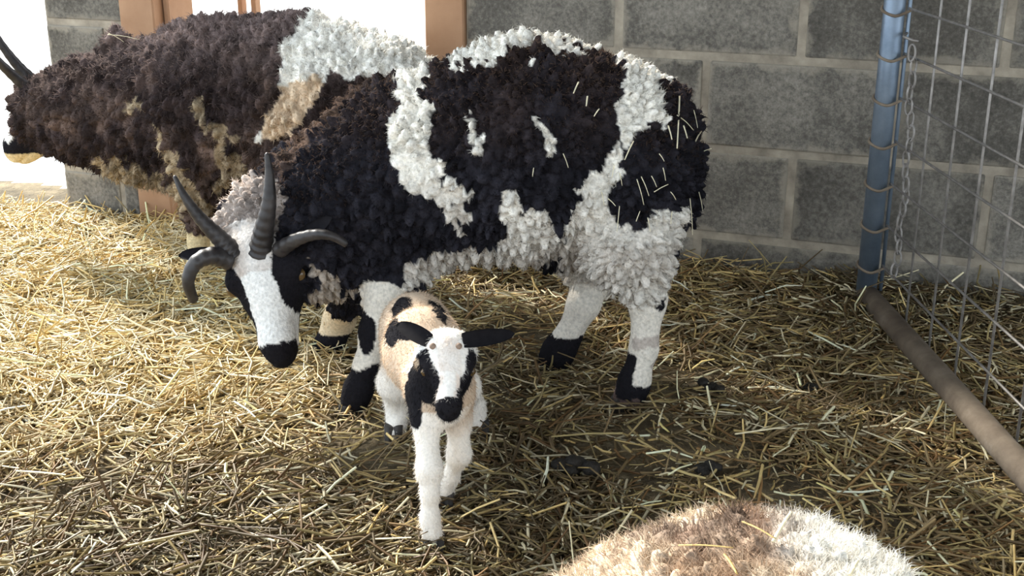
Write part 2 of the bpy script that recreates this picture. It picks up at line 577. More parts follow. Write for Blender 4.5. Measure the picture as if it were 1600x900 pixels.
def nets(Fd, lo, h):
    """naive surface nets, vectorised"""
    S = Fd < 0
    c = [S[i:S.shape[0] - 1 + i, j:S.shape[1] - 1 + j, k:S.shape[2] - 1 + k] for i in (0, 1) for j in (0, 1) for k in (0, 1)]
    cnt = sum(x.astype(np.int8) for x in c)
    act = np.argwhere((cnt > 0) & (cnt < 8))
    idx = np.full(cnt.shape, -1, np.int32)
    idx[tuple(act.T)] = np.arange(len(act))
    acc = np.zeros((len(act), 3)); num = np.zeros(len(act))
    cor = [(i, j, k) for i in (0, 1) for j in (0, 1) for k in (0, 1)]
    for A in cor:
        for ax in range(3):
            if A[ax]: continue
            B = list(A); B[ax] = 1
            fa = Fd[act[:, 0] + A[0], act[:, 1] + A[1], act[:, 2] + A[2]]
            fb = Fd[act[:, 0] + B[0], act[:, 1] + B[1], act[:, 2] + B[2]]
            m = (fa < 0) != (fb < 0)
            t = np.where(m, fa / np.where(m, fa - fb, 1), 0)
            p = np.array(A, float)[None, :].repeat(len(act), 0); p[:, ax] += t
            acc += p * m[:, None]; num += m
    V = lo + h * (act + acc / num[:, None])
    faces = []
    for ax in range(3):
        b, c_ = [(1, 2), (2, 0), (0, 1)][ax]
        s0 = [slice(None)] * 3; s1 = [slice(None)] * 3
        s0[ax] = slice(0, -1); s1[ax] = slice(1, None)
        X = S[tuple(s0)] != S[tuple(s1)]
        e = np.argwhere(X)
        e = e[(e[:, b] > 0) & (e[:, c_] > 0) & (e[:, b] < S.shape[b] - 1) & (e[:, c_] < S.shape[c_] - 1)]
        ins = S[tuple(e.T)]

        def at(db, dc):
            g = e.copy(); g[:, b] += db; g[:, c_] += dc
            return idx[tuple(g.T)]
        q = np.stack([at(-1, -1), at(0, -1), at(0, 0), at(-1, 0)], -1)
        q[~ins] = q[~ins][:, ::-1]
        faces.append(q)
    q = np.concatenate(faces)
    return V, q[(q >= 0).all(1)]


def normals(V, Q):
    n = np.cross(V[Q[:, 2]] - V[Q[:, 0]], V[Q[:, 3]] - V[Q[:, 1]])
    out = np.zeros_like(V)
    for i in range(4): np.add.at(out, Q[:, i], n)
    return out / (np.linalg.norm(out, axis=1)[:, None] + 1e-12), np.linalg.norm(n, axis=1) * .5


def locks(V, Nn, mask, spacing, amp, stretch, seed):
    """push the wool surface out into rounded locks divided by deep creases; returns new V and lock tip factor"""
    g = np.random.default_rng(seed)
    W = V.copy()
    wob = np.stack([vnoise(V, 22, seed + i) for i in range(3)], -1) * .008
    W = W + wob
    W[:, 2] *= stretch
    cand = np.where(mask > .3)[0]
    g.shuffle(cand)
    kt = {}
    sel = []
    inv = 1 / spacing
    for i in cand:                                    # dart throwing on a hash grid
        key = tuple(np.floor(W[i] * inv).astype(int))
        if key in kt: continue
        kt[key] = i; sel.append(i)
    kd = kdtree.KDTree(len(sel))
    for n, i in enumerate(sel): kd.insert(W[i], n)
    kd.balance()
    t = np.zeros(len(V)); lid = np.zeros(len(V), int)
    for i in cand:
        r = kd.find_n(W[i], 2)
        d1, d2 = r[0][2], r[1][2]
        t[i] = (d2 - d1) / (d2 + d1 + 1e-9); lid[i] = r[0][1]
    dome = 1 - (1 - np.clip(t * 1.6, 0, 1)) ** 2
    hl = g.uniform(.3, 1.35, len(sel))[lid]
    low = vnoise(V, 9, seed + 9) * .5 + vnoise(V, 4, seed + 5) * .5
    V2 = V + Nn * (mask * (amp * (dome * hl - .5) + .007 * low))[:, None]
    V2[:, 2] -= mask * dome * amp * .15
    return V2, dome, lid


def strands(name, V, Q, Nn, area, C, wt, count, length, width, m, parent, seed, lay=None, droop=.4, spread=.6, lid=None, tipc=None, curl=.35):
    g = np.random.default_rng(seed)
    pw = area * wt[Q].mean(1)
    pw = pw / pw.sum()
    f = g.choice(len(Q), count, p=pw)
    b = g.dirichlet((1, 1, 1, 1), count)
    q = Q[f]
    root = (V[q] * b[..., None]).sum(1); nn = (Nn[q] * b[..., None]).sum(1)
    nn /= np.linalg.norm(nn, axis=1)[:, None] + 1e-9
    col = (C[q] * b[..., None]).sum(1)
    rnd = g.normal(0, 1, (count, 3))
    if lid is not None:                               # fibres of one lock lean the same way
        gl = np.random.default_rng(seed + 1).normal(0, 1, (lid.max() + 1, 3))
        rnd = rnd * .55 + gl[lid[q[:, 0]]] * .6
    L = (length if np.isscalar(length) else (length[q] * b).sum(1)) * g.uniform(.6, 1.3, count)
    d0 = nn + rnd * spread * .6
    if lay is not None:
        ly = (lay[q] * b[..., None]).sum(1)
        d0 = nn * .45 + ly + rnd * spread * .3
    d0 /= np.linalg.norm(d0, axis=1)[:, None]
    d1 = d0 + g.normal(0, 1, (count, 3)) * curl + np.array((0, 0, -droop))
    d1 /= np.linalg.norm(d1, axis=1)[:, None]
    p0 = root - nn * .003
    p1 = p0 + d0 * (L * .5)[:, None]
    p2 = p1 + d1 * (L * .5)[:, None]
    sd = np.cross(d0, g.normal(0, 1, (count, 3)))
    sd /= np.linalg.norm(sd, axis=1)[:, None] + 1e-9
    w = (width * g.uniform(.6, 1.2, count))[:, None]
    VV = np.stack([p0 - sd * w, p0 + sd * w, p1 + sd * w * .7, p1 - sd * w * .7, p2], 1).reshape(-1, 3)
    o = np.arange(count)[:, None] * 5
    me = mesh_np(name, VV, [o + np.array([[0, 1, 2, 3]]), o + np.array([[3, 2, 4]])], smooth=False)
    tipcol = col if tipc is None else (tipc[q] * b[..., None]).sum(1)
    jit = g.uniform(.8, 1.2, (count, 1))
    CC = np.stack([col * .85 * jit, col * .85 * jit, (col + tipcol) * .5 * jit, (col + tipcol) * .5 * jit, tipcol * 1.05 * jit], 1).reshape(-1, 3)
    set_col(me, np.clip(CC, 0, 1))
    return link(name, me, m, parent)


WHITE = np.array((.80, .76, .68)); BLACK = np.array((.012, .011, .013)); DARK = np.array((.017, .016, .020))
BROWN = np.array((.16, .085, .045)); TAN = np.array((.52, .38, .23)); CREAM = np.array((.72, .62, .45))


def mix(C, m, c):
    m = np.asarray(m, float)[:, None]
    return C * (1 - m) + np.asarray(c) * m


class Head:
    """sheep head frame: x towards the nose, z out of the forehead, y to the animal's left"""
    def __init__(self, O, nose, up, L0=.25):
        O = np.array(O, float); f = np.array(nose, float) - O
        self.s = np.linalg.norm(f) / L0
        self.f = f / np.linalg.norm(f)
        u = np.array(up, float); u -= self.f * u.dot(self.f); self.u = u / np.linalg.norm(u)
        self.y = np.cross(self.u, self.f)
        self.O = O

    def p(self, x, y, z):
        return self.O + self.s * (self.f * x + self.y * y + self.u * z)

    def local(self, V):
        q = (V - self.O) / self.s
        return q @ self.f, q @ self.y, q @ self.u

    def add(self, B, lamb=False):
        s, p = self.s, self.p
        k = .022 * s
        if not lamb:
            B.ball(p(.028, 0, -.060), .072 * s, k, side=self.y, w=1.05)
            B.cap(p(.07, 0, -.056), p(.10, 0, -.058), .062 * s, .056 * s, k, side=self.y, w=1.06)
            B.cap(p(.09, 0, -.042), p(.20, 0, -.046), .050 * s, .034 * s, k, side=self.y, w=.92)
            B.cap(p(.205, 0, -.050), p(.225, 0, -.056), .034 * s, .029 * s, k, side=self.y, w=.92)
            B.cap(p(.055, 0, -.115), p(.20, 0, -.086), .052 * s, .027 * s, k, side=self.y, w=1.0)
            B.ball(p(.222, 0, -.080), .020 * s, .012 * s)
            for e in (-1, 1):
                B.ball(p(.074, e * .053, -.032), .024 * s, .018 * s)
                B.ball(p(.06, e * .046, -.100), .040 * s, k)
                B.carve(p(.090, e * .080, -.042), p(.082, e * .080, -.042), .013 * s, .008 * s)
                B.carve(p(.252, e * .013, -.040), p(.240, e * .022, -.050), .0055 * s, .005 * s)
                B.carve(p(.247, e * .012, -.074), p(.19, e * .036, -.080), .003 * s, .005 * s)
        else:
            B.ball(p(.035, 0, -.062), .076 * s, k, side=self.y, w=1.08)
            B.cap(p(.08, 0, -.060), p(.11, 0, -.060), .060 * s, .054 * s, k, side=self.y, w=1.05)
            B.cap(p(.10, 0, -.045), p(.205, 0, -.050), .046 * s, .033 * s, k, side=self.y, w=.95)
            B.cap(p(.205, 0, -.054), p(.222, 0, -.060), .035 * s, .030 * s, k, side=self.y, w=1.05)
            B.cap(p(.07, 0, -.105), p(.20, 0, -.085), .042 * s, .026 * s, k)
            for e in (-1, 1):
                B.ball(p(.095, e * .050, -.040), .024 * s, .018 * s)
                B.carve(p(.105, e * .076, -.050), p(.098, e * .076, -.050), .012 * s, .008 * s)
                B.carve(p(.248, e * .014, -.045), p(.24, e * .022, -.052), .006 * s, .005 * s)


def eye(hd, parent, e, lamb=False):
    c = hd.p(.102, e * .0655, -.048) if lamb else hd.p(.086, e * .0665, -.039)
    bm = bmesh.new()
    bmesh.ops.create_uvsphere(bm, u_segments=14, v_segments=10, radius=.0135 * hd.s)
    o = link('eye', bm_mesh('eye', bm, True), M_EYE, parent)
    o.location = Vector(c) - Vector(parent.location)
    # slot-shaped pupil on the outer side of the eyeball
    bm = bmesh.new()
    bmesh.ops.create_uvsphere(bm, u_segments=10, v_segments=8, radius=1)
    rr = .0135 * hd.s
    A, S_, U = Vector(hd.f), Vector(hd.y) * e, Vector(hd.u)
    for v in bm.verts:
        v.co = S_ * (.80 * rr + v.co.z * .24 * rr) + A * (v.co.x * .50 * rr) + U * (v.co.y * .22 * rr)
    pu = bpy.data.objects.new('pupil', bm_mesh('pupil', bm, True)); pu.data.materials.append(M_PUPIL)
    COL.objects.link(pu); pu.parent = o
    return o


def ear(parent, base, tip, up, wid, col, m=None):
    """leaf-shaped cupped ear"""
    base, tip = np.array(base, float), np.array(tip, float)
    ax = tip - base; L = np.linalg.norm(ax); ax /= L
    up = np.array(up, float); up -= ax * up.dot(ax); up /= np.linalg.norm(up)
    sd = np.cross(ax, up)
    V, Q = [], []
    nu, nv = 12, 9
    for face in (0, 1):
        for i in range(nu + 1):
            t = i / nu
            w = wid * 1.5 * (t + .18) ** .4 * (1 - t) ** .55 + .0012
            for j in range(nv):
                a = (j / (nv - 1) * 2 - 1)
                cup = a * a * w * .55
                th = (.0035 * (1 - a * a) + .0008) * (1 - .5 * t) * (1 if face else -1)
                V.append(base + ax * (t * L) + sd * (a * w) + up * (cup + th - .012 * t * t))
    n1 = (nu + 1) * nv
    for i in range(nu):
        for j in range(nv - 1):
            q = [i * nv + j, i * nv + j + 1, (i + 1) * nv + j + 1, (i + 1) * nv + j]
            Q.append(q[::-1]); Q.append([x + n1 for x in q])
    for i in range(nu):
        for j in (0, nv - 1):
            q = [i * nv + j, (i + 1) * nv + j, (i + 1) * nv + j + n1, i * nv + j + n1]
            Q.append(q if j == 0 else q[::-1])
    for j in range(nv - 1):
        q = [nu * nv + j, nu * nv + j + 1, nu * nv + j + 1 + n1, nu * nv + j + n1]
        Q.append(q)
    V = np.array(V)
    me = mesh_np('ear', V, np.array(Q))
    set_col(me, np.array(col)[None, :].repeat(len(V), 0))
    return link('ear', me, m or M_FUZZ, parent)


def horn(parent, pts, r0, r1, ridges=16, label=None):
    path = catmull(pts, 14)
    n = len(path)
    t = np.linspace(0, 1, n)
    r = r0 + (r1 - r0) * t ** .85
    r = r * (1 + 0.065 * np.sin(t * ridges * 2 * math.pi) * (1 - t))
    r[-1] *= .3
    V, fs = tube(path, r, 14, flat=.88)
    o = link('horn', mesh_np('horn', V, fs), M_HORN, parent)
    if label: o['label'] = label
    return o


def hoof(parent, base, fwd, L=.062, W=.022, Ht=.042, m=None):
    """cloven hoof: two claws in one mesh"""
    bm = bmesh.new()
    base = Vector(base); f = Vector((fwd[0], fwd[1], 0)).normalized(); s = Vector((-f.y, f.x, 0))
    for e in (-1, 1):
        prof = [(-.42, .0), (.58, .0), (.36, .62), (.20, 1.0), (-.42, 1.0)]
        n = 5
        rings = []
        for y in np.linspace(-1, 1, n):
            sc = 1 - .22 * y * y
            rg = []
            for (x, z) in prof:
                p = base + f * (x * L * sc) + s * (e * W * .56 + y * W * .5 - e * .18 * W * max(0, x)) + Vector((0, 0, z * Ht * (1 - .08 * y * y)))
                rg.append(bm.verts.new(p))
            rings.append(rg)
        for a, b in zip(rings[:-1], rings[1:]):
            for i in range(len(prof)):
                j = (i + 1) % len(prof)
                bm.faces.new((a[i], a[j], b[j], b[i]))
        bm.faces.new(rings[0]); bm.faces.new(rings[-1][::-1])
    return link('hoof', bm_mesh('hoof', bm, False), m or M_HOOF, parent)


def finish_body(B, root, h, colour, spacing, amp, stretch, seed, n_wool, n_hair, wool_len=.022, wool_w=.0011, tip=None, wool_on=True, hair_len=.008):
    V, Q = B.mesh(h)
    Nn, ar = normals(V, Q)
    mask = B.wool_mask(V) if wool_on else np.zeros(len(V))
    C = colour(V, Nn, mask)
    if wool_on:
        V2, dome, lid = locks(V, Nn, mask, spacing, amp, stretch(V) if callable(stretch) else stretch, seed)
    else:
        V2, dome, lid = V, np.zeros(len(V)), np.zeros(len(V), int)
    lv = np.random.default_rng(seed + 7).uniform(.72, 1.28, lid.max() + 1)[lid]
    dkm = C.mean(1) < .2
    C = C * (1 + mask * (lv - 1) * np.where(dkm, 1.9, .55))[:, None]
    Cb = C
    me = mesh_np('body', V2, Q)
    set_col(me, np.clip(Cb, 0, 1))
    link('body', me, M_WOOL if wool_on else M_COAT, root)
    N2, ar2 = normals(V2, Q)
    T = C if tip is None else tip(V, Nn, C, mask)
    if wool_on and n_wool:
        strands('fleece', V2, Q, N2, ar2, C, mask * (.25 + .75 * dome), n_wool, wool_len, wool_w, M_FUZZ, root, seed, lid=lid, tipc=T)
    if n_hair:
        lay = np.cross(np.cross(N2, np.array((0, 0, -1.0))), N2)
        lay /= np.linalg.norm(lay, axis=1)[:, None] + 1e-6
        strands('hair_coat', V2, Q, N2, ar2, C, 1 - mask + 1e-5, n_hair, hair_len, .0006, M_FUZZ, root, seed + 50, lay=lay * .9, droop=.1, spread=.9)
    return V, Q


def ragged(V, seed, amt=.012):
    return V + amt * np.stack([vnoise(V, 26, seed), vnoise(V, 26, seed + 1), vnoise(V, 26, seed + 2)], -1) + amt * .7 * np.stack([vnoise(V, 60, seed + 3), vnoise(V, 60, seed + 4), vnoise(V, 60, seed + 5)], -1)


def soft_poly(V, poly_px, Y, seed, amt=.012, pad=.0):
    """a marking drawn on the animal's side (x-z plane of the body), ragged at its edge"""
    W = ragged(V, seed, amt)
    pts = [P(x, y, Y)[[0, 2]] for x, y in poly_px]
    return inpoly(W[:, 0], W[:, 2], pts).astype(float)


YS = np.array((0, 1.0, 0))

# ================================================================== 1. horned ewe in the middle
S1 = 780.0        # pixels per metre at the ewe
EY = 2.40


def E(px, py, Y=EY): return P(px, py, Y)


root1 = empty('horned_ewe', (0.06, EY, 0), 'black and white four-horned ewe standing broadside with its head lowered beside the lamb', 'sheep')
B = Body()
q = lambda r: r / S1
B.chain([(E(655, 265), q(150)), (E(830, 230), q(168)), (E(942, 232), q(143))], .05, 1, YS, .92)
B.chain([(E(610, 290), q(140)), (E(505, 340, 2.37), q(114)), (E(435, 388, 2.33), q(72))], .05, 1, YS, .88)
B.ball(E(372, 350, 2.35), q(34), .05, 1)
B.ball(E(395, 338, 2.36), q(38), .05, 1)
B.ball(E(425, 330, 2.36), q(42), .05, 1)
B.ball(E(590, 385), q(75), .05, 1, YS, .9)
B.cap(E(520, 410, 2.36), E(470, 420, 2.30), q(52), q(42), .04, 1)
# thighs
B.chain([(E(990, 275, 2.33), q(90)), (E(985, 390, 2.28), q(66)), (E(1006, 448, 2.27), q(31))], .045, 1)
B.chain([(E(960, 300, 2.48), q(95)), (E(932, 405, 2.52), q(52)), (E(918, 448, 2.53), q(30))], .045, 1)
# tail
B.chain([(E(1052, 165), q(30)), (E(1070, 250), q(24)), (E(1074, 335), q(16))], .03, 1)
# udder / groin wool
B.ball(E(885, 385), q(40), .05, 1)
# legs
hn = G(974, 640); hf = G(862, 574); fn = G(550, 642); ff = G(504, 556)
hy = lambda p: p[1]
B.chain([(E(1008, 445, 2.28), q(30)), (E(1012, 470, 2.28), q(27)), (E(1006, 545, hy(hn) + .01), q(20)), (E(991, 598, hy(hn)), q(23)), (E(983, 620, hy(hn)), q(25))], .02)
B.chain([(E(925, 440, 2.52), q(28)), (E(912, 475, hy(hf)), q(26)), (E(886, 528, hy(hf)), q(21)), (E(873, 548, hy(hf)), q(26)), (E(866, 562, hy(hf)), q(27))], .02)
B.chain([(E(612, 420, 2.33), q(52)), (E(602, 465, 2.30), q(30))], .04, 1)
B.chain([(E(602, 460, 2.29), q(30)), (E(588, 520, hy(fn) + .02), q(25)), (E(574, 570, hy(fn)), q(19)), (E(560, 608, hy(fn)), q(21)), (E(554, 626, hy(fn)), q(22))], .02)
B.chain([(E(552, 430, 2.44), q(50)), (E(542, 470, 2.47), q(30))], .04, 1)
B.chain([(E(542, 465, 2.47), q(30)), (E(530, 500, hy(ff)), q(26)), (E(518, 530, hy(ff)), q(22)), (E(510, 545, hy(ff)), q(27))], .02)
hd1 = Head(E(393, 368, 2.255), E(427, 566, 2.125), (-.10, -1, .30))
hd1.add(B)

e_white = [
    [(960, 55), (1010, 66), (1055, 98), (1092, 140), (1075, 150), (1052, 140), (1046, 165), (1050, 205), (1010, 195), (985, 222), (972, 245), (966, 225), (975, 200), (960, 172), (968, 150), (985, 112), (975, 82)],
    [(660, 95), (606, 122), (613, 200), (608, 250), (630, 296), (660, 298), (700, 322), (712, 352), (735, 346), (722, 312), (738, 296), (732, 282), (708, 280), (690, 250), (672, 220), (662, 170), (650, 140), (668, 110)],
    [(692, 84), (726, 92), (730, 122), (706, 118)],
    [(738, 165), (750, 190), (768, 232), (745, 235)],
    [(832, 185), (845, 178), (864, 220), (850, 230)],
    [(696, 316), (716, 330), (728, 375), (715, 370)],
    [(788, 280), (812, 282), (822, 330), (840, 318), (868, 345), (882, 372), (862, 440), (640, 450), (640, 418), (690, 395), (748, 398), (788, 380), (783, 340)],
    [(640, 415), (690, 400), (690, 470), (630, 470)],
    [(930, 245), (968, 222), (962, 262), (955, 320), (975, 362), (1000, 352), (1010, 322), (1062, 328), (1100, 338), (1090, 372), (1062, 390), (1060, 620), (850, 620), (880, 420), (884, 350), (900, 290)],
]
e_top = [(660, 40), (1000, 40), (990, 84), (940, 76), (880, 70), (820, 68), (760, 74), (700, 86), (650, 100)]
e_nape = [(320, 350), (360, 292), (425, 268), (462, 300), (436, 348), (405, 390), (340, 395)]


def ewe_col(V, Nn, mask):
    C = np.tile(DARK, (len(V), 1))
    n1 = vnoise(V, 14, 31) * .5 + .5
    up = np.clip(V[:, 2] - .50, 0, .25) / .25
    C = mix(C, mask * np.clip(up * 1.2 * n1, 0, 1) * .4, BROWN * .45)
    wm = np.zeros(len(V))
    for i, p in enumerate(e_white):
        wm = np.maximum(wm, soft_poly(V, p, 2.235, 40 + i, .017))
    wm = np.maximum(wm, soft_poly(V, e_top, 2.40, 60, .02))
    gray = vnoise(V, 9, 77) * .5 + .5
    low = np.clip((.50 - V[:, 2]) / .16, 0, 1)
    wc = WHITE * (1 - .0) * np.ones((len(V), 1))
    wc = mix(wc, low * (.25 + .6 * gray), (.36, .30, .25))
    body = mask > .5
    C = np.where((wm > .5)[:, None] & body[:, None], wc, C)
    nape = soft_poly(V, e_nape, 2.30, 66)
    C = mix(C, nape * mask * np.clip(.25 + 1.0 * n1, 0, 1) * .85, (.62, .52, .45))
    sh = soft_poly(V, [(420, 250), (600, 90), (700, 50), (720, 72), (640, 104), (560, 150), (500, 205), (430, 280)], 2.36, 69, .02)
    C = mix(C, sh * mask * np.clip(n1 * 1.3 - .2, 0, 1) * .55 * (wm < .5), (.15, .095, .065))
    chk = soft_poly(V, [(486, 400), (506, 415), (514, 440), (535, 468), (600, 478), (470, 490), (492, 450)], 2.25, 71, .014)
    C = mix(C, chk * mask * .8, (.44, .37, .30))
    # ---- bare parts
    skin = mask <= .5
    x, y, z = hd1.local(V)
    inhead = skin & (x > -.06) & (x < .30) & (np.abs(y) < .11) & (z > -.17) & (z < .05)
    Vr = ragged(V, 90, .006)
    xr, yr, zr = hd1.local(Vr)
    bR = np.interp(xr, [0, .05, .09, .14, .165], [.050, .036, .026, .034, .06])
    bL = np.interp(xr, [0, .05, .09, .14, .19], [.062, .046, .034, .026, .032])
    blaze = (yr < bR) & (yr > -bL) & (zr > -.085)
    muz = (yr > .0) & (xr > .15) & (zr > -.10)
    hc = np.tile(BLACK, (len(V), 1))
    hc[blaze | muz] = (.74, .72, .68)
    hc = mix(hc, (blaze & (xr < .075)).astype(float) * (.5 + .3 * vnoise(V, 60, 5)), (.42, .33, .27))
    cheek = (yr > .03) & (xr < .10) & (zr < -.115) & (xr > .0)
    hc[cheek] = (.42, .36, .30)
    hc[(xr > .209)] = BLACK
    leg = skin & ~inhead
    lc = np.tile(np.array((.70, .64, .55)), (len(V), 1))
    pxz = lambda py, Y: P(800, py, Y)[2]
    isfront = V[:, 0] < 0
    near = V[:, 1] < 2.40
    zz = Vr[:, 2]
    lc[(isfront & near & (zz < pxz(568, hy(fn)) + .25 * (Vr[:, 0] - E(568, 568, hy(fn))[0])))] = BLACK
    c = E(574, 515, hy(fn) + .02)
    lc[isfront & near & (((Vr[:, 0] - c[0]) / .020) ** 2 + ((Vr[:, 2] - c[2]) / .04) ** 2 < 1)] = BLACK
    lc[isfront & ~near] = (.66, .52, .34)
    lc[isfront & ~near & (zz < pxz(518, hy(ff)))] = BLACK
    lc[~isfront & ~near & (zz < pxz(520, hy(hf)))] = BLACK
    a = pxz(565, hy(hn)); b2 = pxz(595, hy(hn))
    lc[~isfront & near & ((zz < b2) | ((zz < a + .02) & (Vr[:, 0] < E(992, 570, hy(hn))[0])))] = BLACK
    c = E(1030, 465, 2.27)
    lc[~isfront & near & (((Vr[:, 0] - c[0]) / .014) ** 2 + ((Vr[:, 2] - c[2]) / .018) ** 2 < 1)] = BLACK
    dirt = vnoise(V, 40, 8)
    lc = mix(lc, (~isfront & near & (dirt > .35)).astype(float) * .5 * (zz < pxz(520, 2.25)), (.22, .15, .13))
    C[leg] = lc[leg]
    C[inhead] = hc[inhead]
    return C


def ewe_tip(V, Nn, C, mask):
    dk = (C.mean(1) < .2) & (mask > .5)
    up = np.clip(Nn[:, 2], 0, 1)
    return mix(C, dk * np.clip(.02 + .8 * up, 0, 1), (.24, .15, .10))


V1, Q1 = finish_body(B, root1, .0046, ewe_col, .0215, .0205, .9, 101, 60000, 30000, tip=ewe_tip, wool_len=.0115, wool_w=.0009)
for e in (-1, 1): eye(hd1, root1, e)
# ears
ear(root1, E(348, 402, 2.27), E(277, 396, 2.27), (0, -.7, .6), .016, BLACK * 1.3)
ear(root1, E(462, 388, 2.24), E(512, 340, 2.185), (-.6, -.8, .2), .019, BLACK * 1.3)
# four horns
horn(root1, [E(366, 398, 2.25), E(345, 374, 2.245), E(312, 340, 2.24), E(288, 306, 2.24), E(272, 274, 2.25)], .0265, .004, 15)
horn(root1, [E(408, 394, 2.245), E(412, 362, 2.235), E(420, 318, 2.23), E(421, 276, 2.235), E(417, 238, 2.24)], .030, .005, 13)
horn(root1, [E(438, 390, 2.235), E(460, 376, 2.205), (E(488, 367, 2.19)), E(516, 368, 2.18), E(543, 382, 2.185)], .0185, .008, 9)
horn(root1, [E(358, 406, 2.24), E(330, 400, 2.22), E(305, 412, 2.205), E(294, 440, 2.20), E(303, 470, 2.22)], .0235, .011, 9)
for p_, d_ in ((hn, (-1, -.15)), (hf, (-1, -.1)), (fn, (-1, -.25)), (ff, (-1, -.1))):
    hoof(root1, (p_[0], p_[1], -.004 + floor_z(p_[0], p_[1])), d_)

# ================================================================== 2. far sheep by the doorway
S2 = 1900 / 3.13


def FY(px): return 3.20 + (2.98 - 3.20) * (px - 200) / (680 - 200)


def E2(px, py, dy=0): return P(px, py, FY(px) + dy)


_ax = E2(600, 170) - E2(200, 170); _ax /= np.linalg.norm(_ax)
side2 = np.array((-_ax[1], _ax[0], 0.0)); side2 /= np.linalg.norm(side2)
root2 = empty('brown_sheep', (E2(400, 200)[0], E2(400, 200)[1], 0), 'shaggy dark brown sheep with a white rump standing in front of the bright doorway', 'sheep')
B = Body()
q = lambda r: r / S2
B.chain([(E2(220, 182), q(110)), (E2(340, 172), q(138)), (E2(480, 172), q(138)), (E2(575, 178), q(125))], .05, 1, side2, .85)
B.chain([(E2(215, 178), q(90)), (E2(130, 172), q(78)), (E2(72, 172), q(58))], .05, 1)
B.ball(E2(180, 62), q(18), .05, 1)
for pxl, dy in ((308, -.11), (348, .09), (560, -.11), (590, .09)):
    top = E2(pxl, 285, dy)
    ft = np.array((top[0] + .0, top[1], 0.02))
    B.chain([(top + (0, 0, .05), q(48)), (top * (1, 1, 0) + (0, 0, .17), q(22))], .03, 1)
    B.chain([(top * (1, 1, 0) + (0, 0, .20), q(19)), (top * (1, 1, 0) + (-.01, 0, .12), q(15)), (top * (1, 1, 0) + (-.015, 0, .05), q(17)), (top * (1, 1, 0) + (-.02, 0, .028), q(18))], .02)
hd2 = Head(E2(66, 128), E2(-12, 232, -.02), (-.75, -.35, .6))
hd2.add(B)
f_white = [[(432, 75), (455, 45), (490, 20), (720, 20), (720, 140), (600, 120), (550, 125), (520, 110), (500, 135), (480, 180), (455, 215), (405, 225), (402, 190), (430, 150), (440, 110)]]
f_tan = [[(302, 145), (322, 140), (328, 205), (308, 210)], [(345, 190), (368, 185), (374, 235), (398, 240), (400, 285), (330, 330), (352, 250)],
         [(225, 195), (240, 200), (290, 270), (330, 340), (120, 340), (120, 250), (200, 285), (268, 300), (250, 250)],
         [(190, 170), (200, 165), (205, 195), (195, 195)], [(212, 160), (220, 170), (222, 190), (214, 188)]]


def far_col(V, Nn, mask):
    n1 = vnoise(V, 12, 131) * .5 + .5
    n2 = vnoise(V, 26, 132) * .5 + .5
    C = np.tile(np.array((.035, .025, .024)), (len(V), 1))
    C = mix(C, np.clip(n1 * n2 * 2 - .35, 0, 1) * .8, (.13, .088, .07))
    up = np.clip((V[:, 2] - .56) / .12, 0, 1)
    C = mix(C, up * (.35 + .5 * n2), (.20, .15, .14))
    for i, p in enumerate(f_white):
        C = mix(C, soft_poly(V, p, 2.86, 140 + i), (.80, .77, .70))
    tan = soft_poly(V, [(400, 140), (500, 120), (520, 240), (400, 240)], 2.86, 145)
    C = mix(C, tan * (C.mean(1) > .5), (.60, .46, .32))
    for i, p in enumerate(f_tan):  # tan patches carry the backlit glow of the wool, painted as colour
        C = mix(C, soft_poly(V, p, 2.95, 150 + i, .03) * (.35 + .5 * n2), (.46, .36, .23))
    skin = mask < .5
    x, y, z = hd2.local(ragged(V, 160, .006))
    C[skin] = (.60, .48, .28)
    hh = skin & (V[:, 2] > .3)
    C[hh] = np.where(((np.abs(y) < .026) & (z > -.08) & (x < .2))[:, None], np.array((.7, .66, .6)), BLACK)[hh]
    return C


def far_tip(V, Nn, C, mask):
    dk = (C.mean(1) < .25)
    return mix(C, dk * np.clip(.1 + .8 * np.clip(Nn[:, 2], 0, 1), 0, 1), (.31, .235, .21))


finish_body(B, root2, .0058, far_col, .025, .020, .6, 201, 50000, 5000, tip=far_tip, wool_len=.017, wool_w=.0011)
for e in (-1, 1): eye(hd2, root2, e)
for e in (-1, 1):
    ear(root2, hd2.p(.03, e * .05, -.06), hd2.p(-.015, e * .15, -.09), hd2.u, .02, BLACK * 1.3)
    horn(root2, [hd2.p(.03, e * .025, -.02), hd2.p(.015, e * .035, .06), hd2.p(-.02, e * .055, .15), hd2.p(-.07, e * .075, .21)], .024, .005, 13)
    horn(root2, [hd2.p(.03, e * .05, -.03), hd2.p(.02, e * .095, -.02), hd2.p(.03, e * .12, -.07), hd2.p(.06, e * .11, -.11)], .018, .008, 8)
for pxl, dy in ((308, -.11), (348, .09), (560, -.11), (590, .09)):
    t = E2(pxl, 285, dy)
    hoof(root2, (t[0] - .02, t[1], -.004 + floor_z(t[0], t[1])), (-1, .3))

# ================================================================== 3. lamb
root3 = empty('lamb', (-.11, 1.9, 0), 'small cream and white lamb with black eye patches walking towards the viewer', 'lamb')
B = Body()
lf = G(678, 858); lr = np.array((G(694, 786)[0], G(694, 786)[1], 0)); hl = G(616, 692); hr = G(750, 690)
B.chain([(P(652, 522, 2.06), .062), (P(662, 548, 1.94), .064), (P(684, 600, 1.83), .053)], .04, side=np.array((1.0, 0, 0)), w=.95)
B.ball(P(648, 510, 2.09), .058, .04)
B.chain([(P(686, 600, 1.82), .050), (P(693, 565, 1.78), .046)], .03)
B.ball(P(690, 628, 1.80), .042, .025)
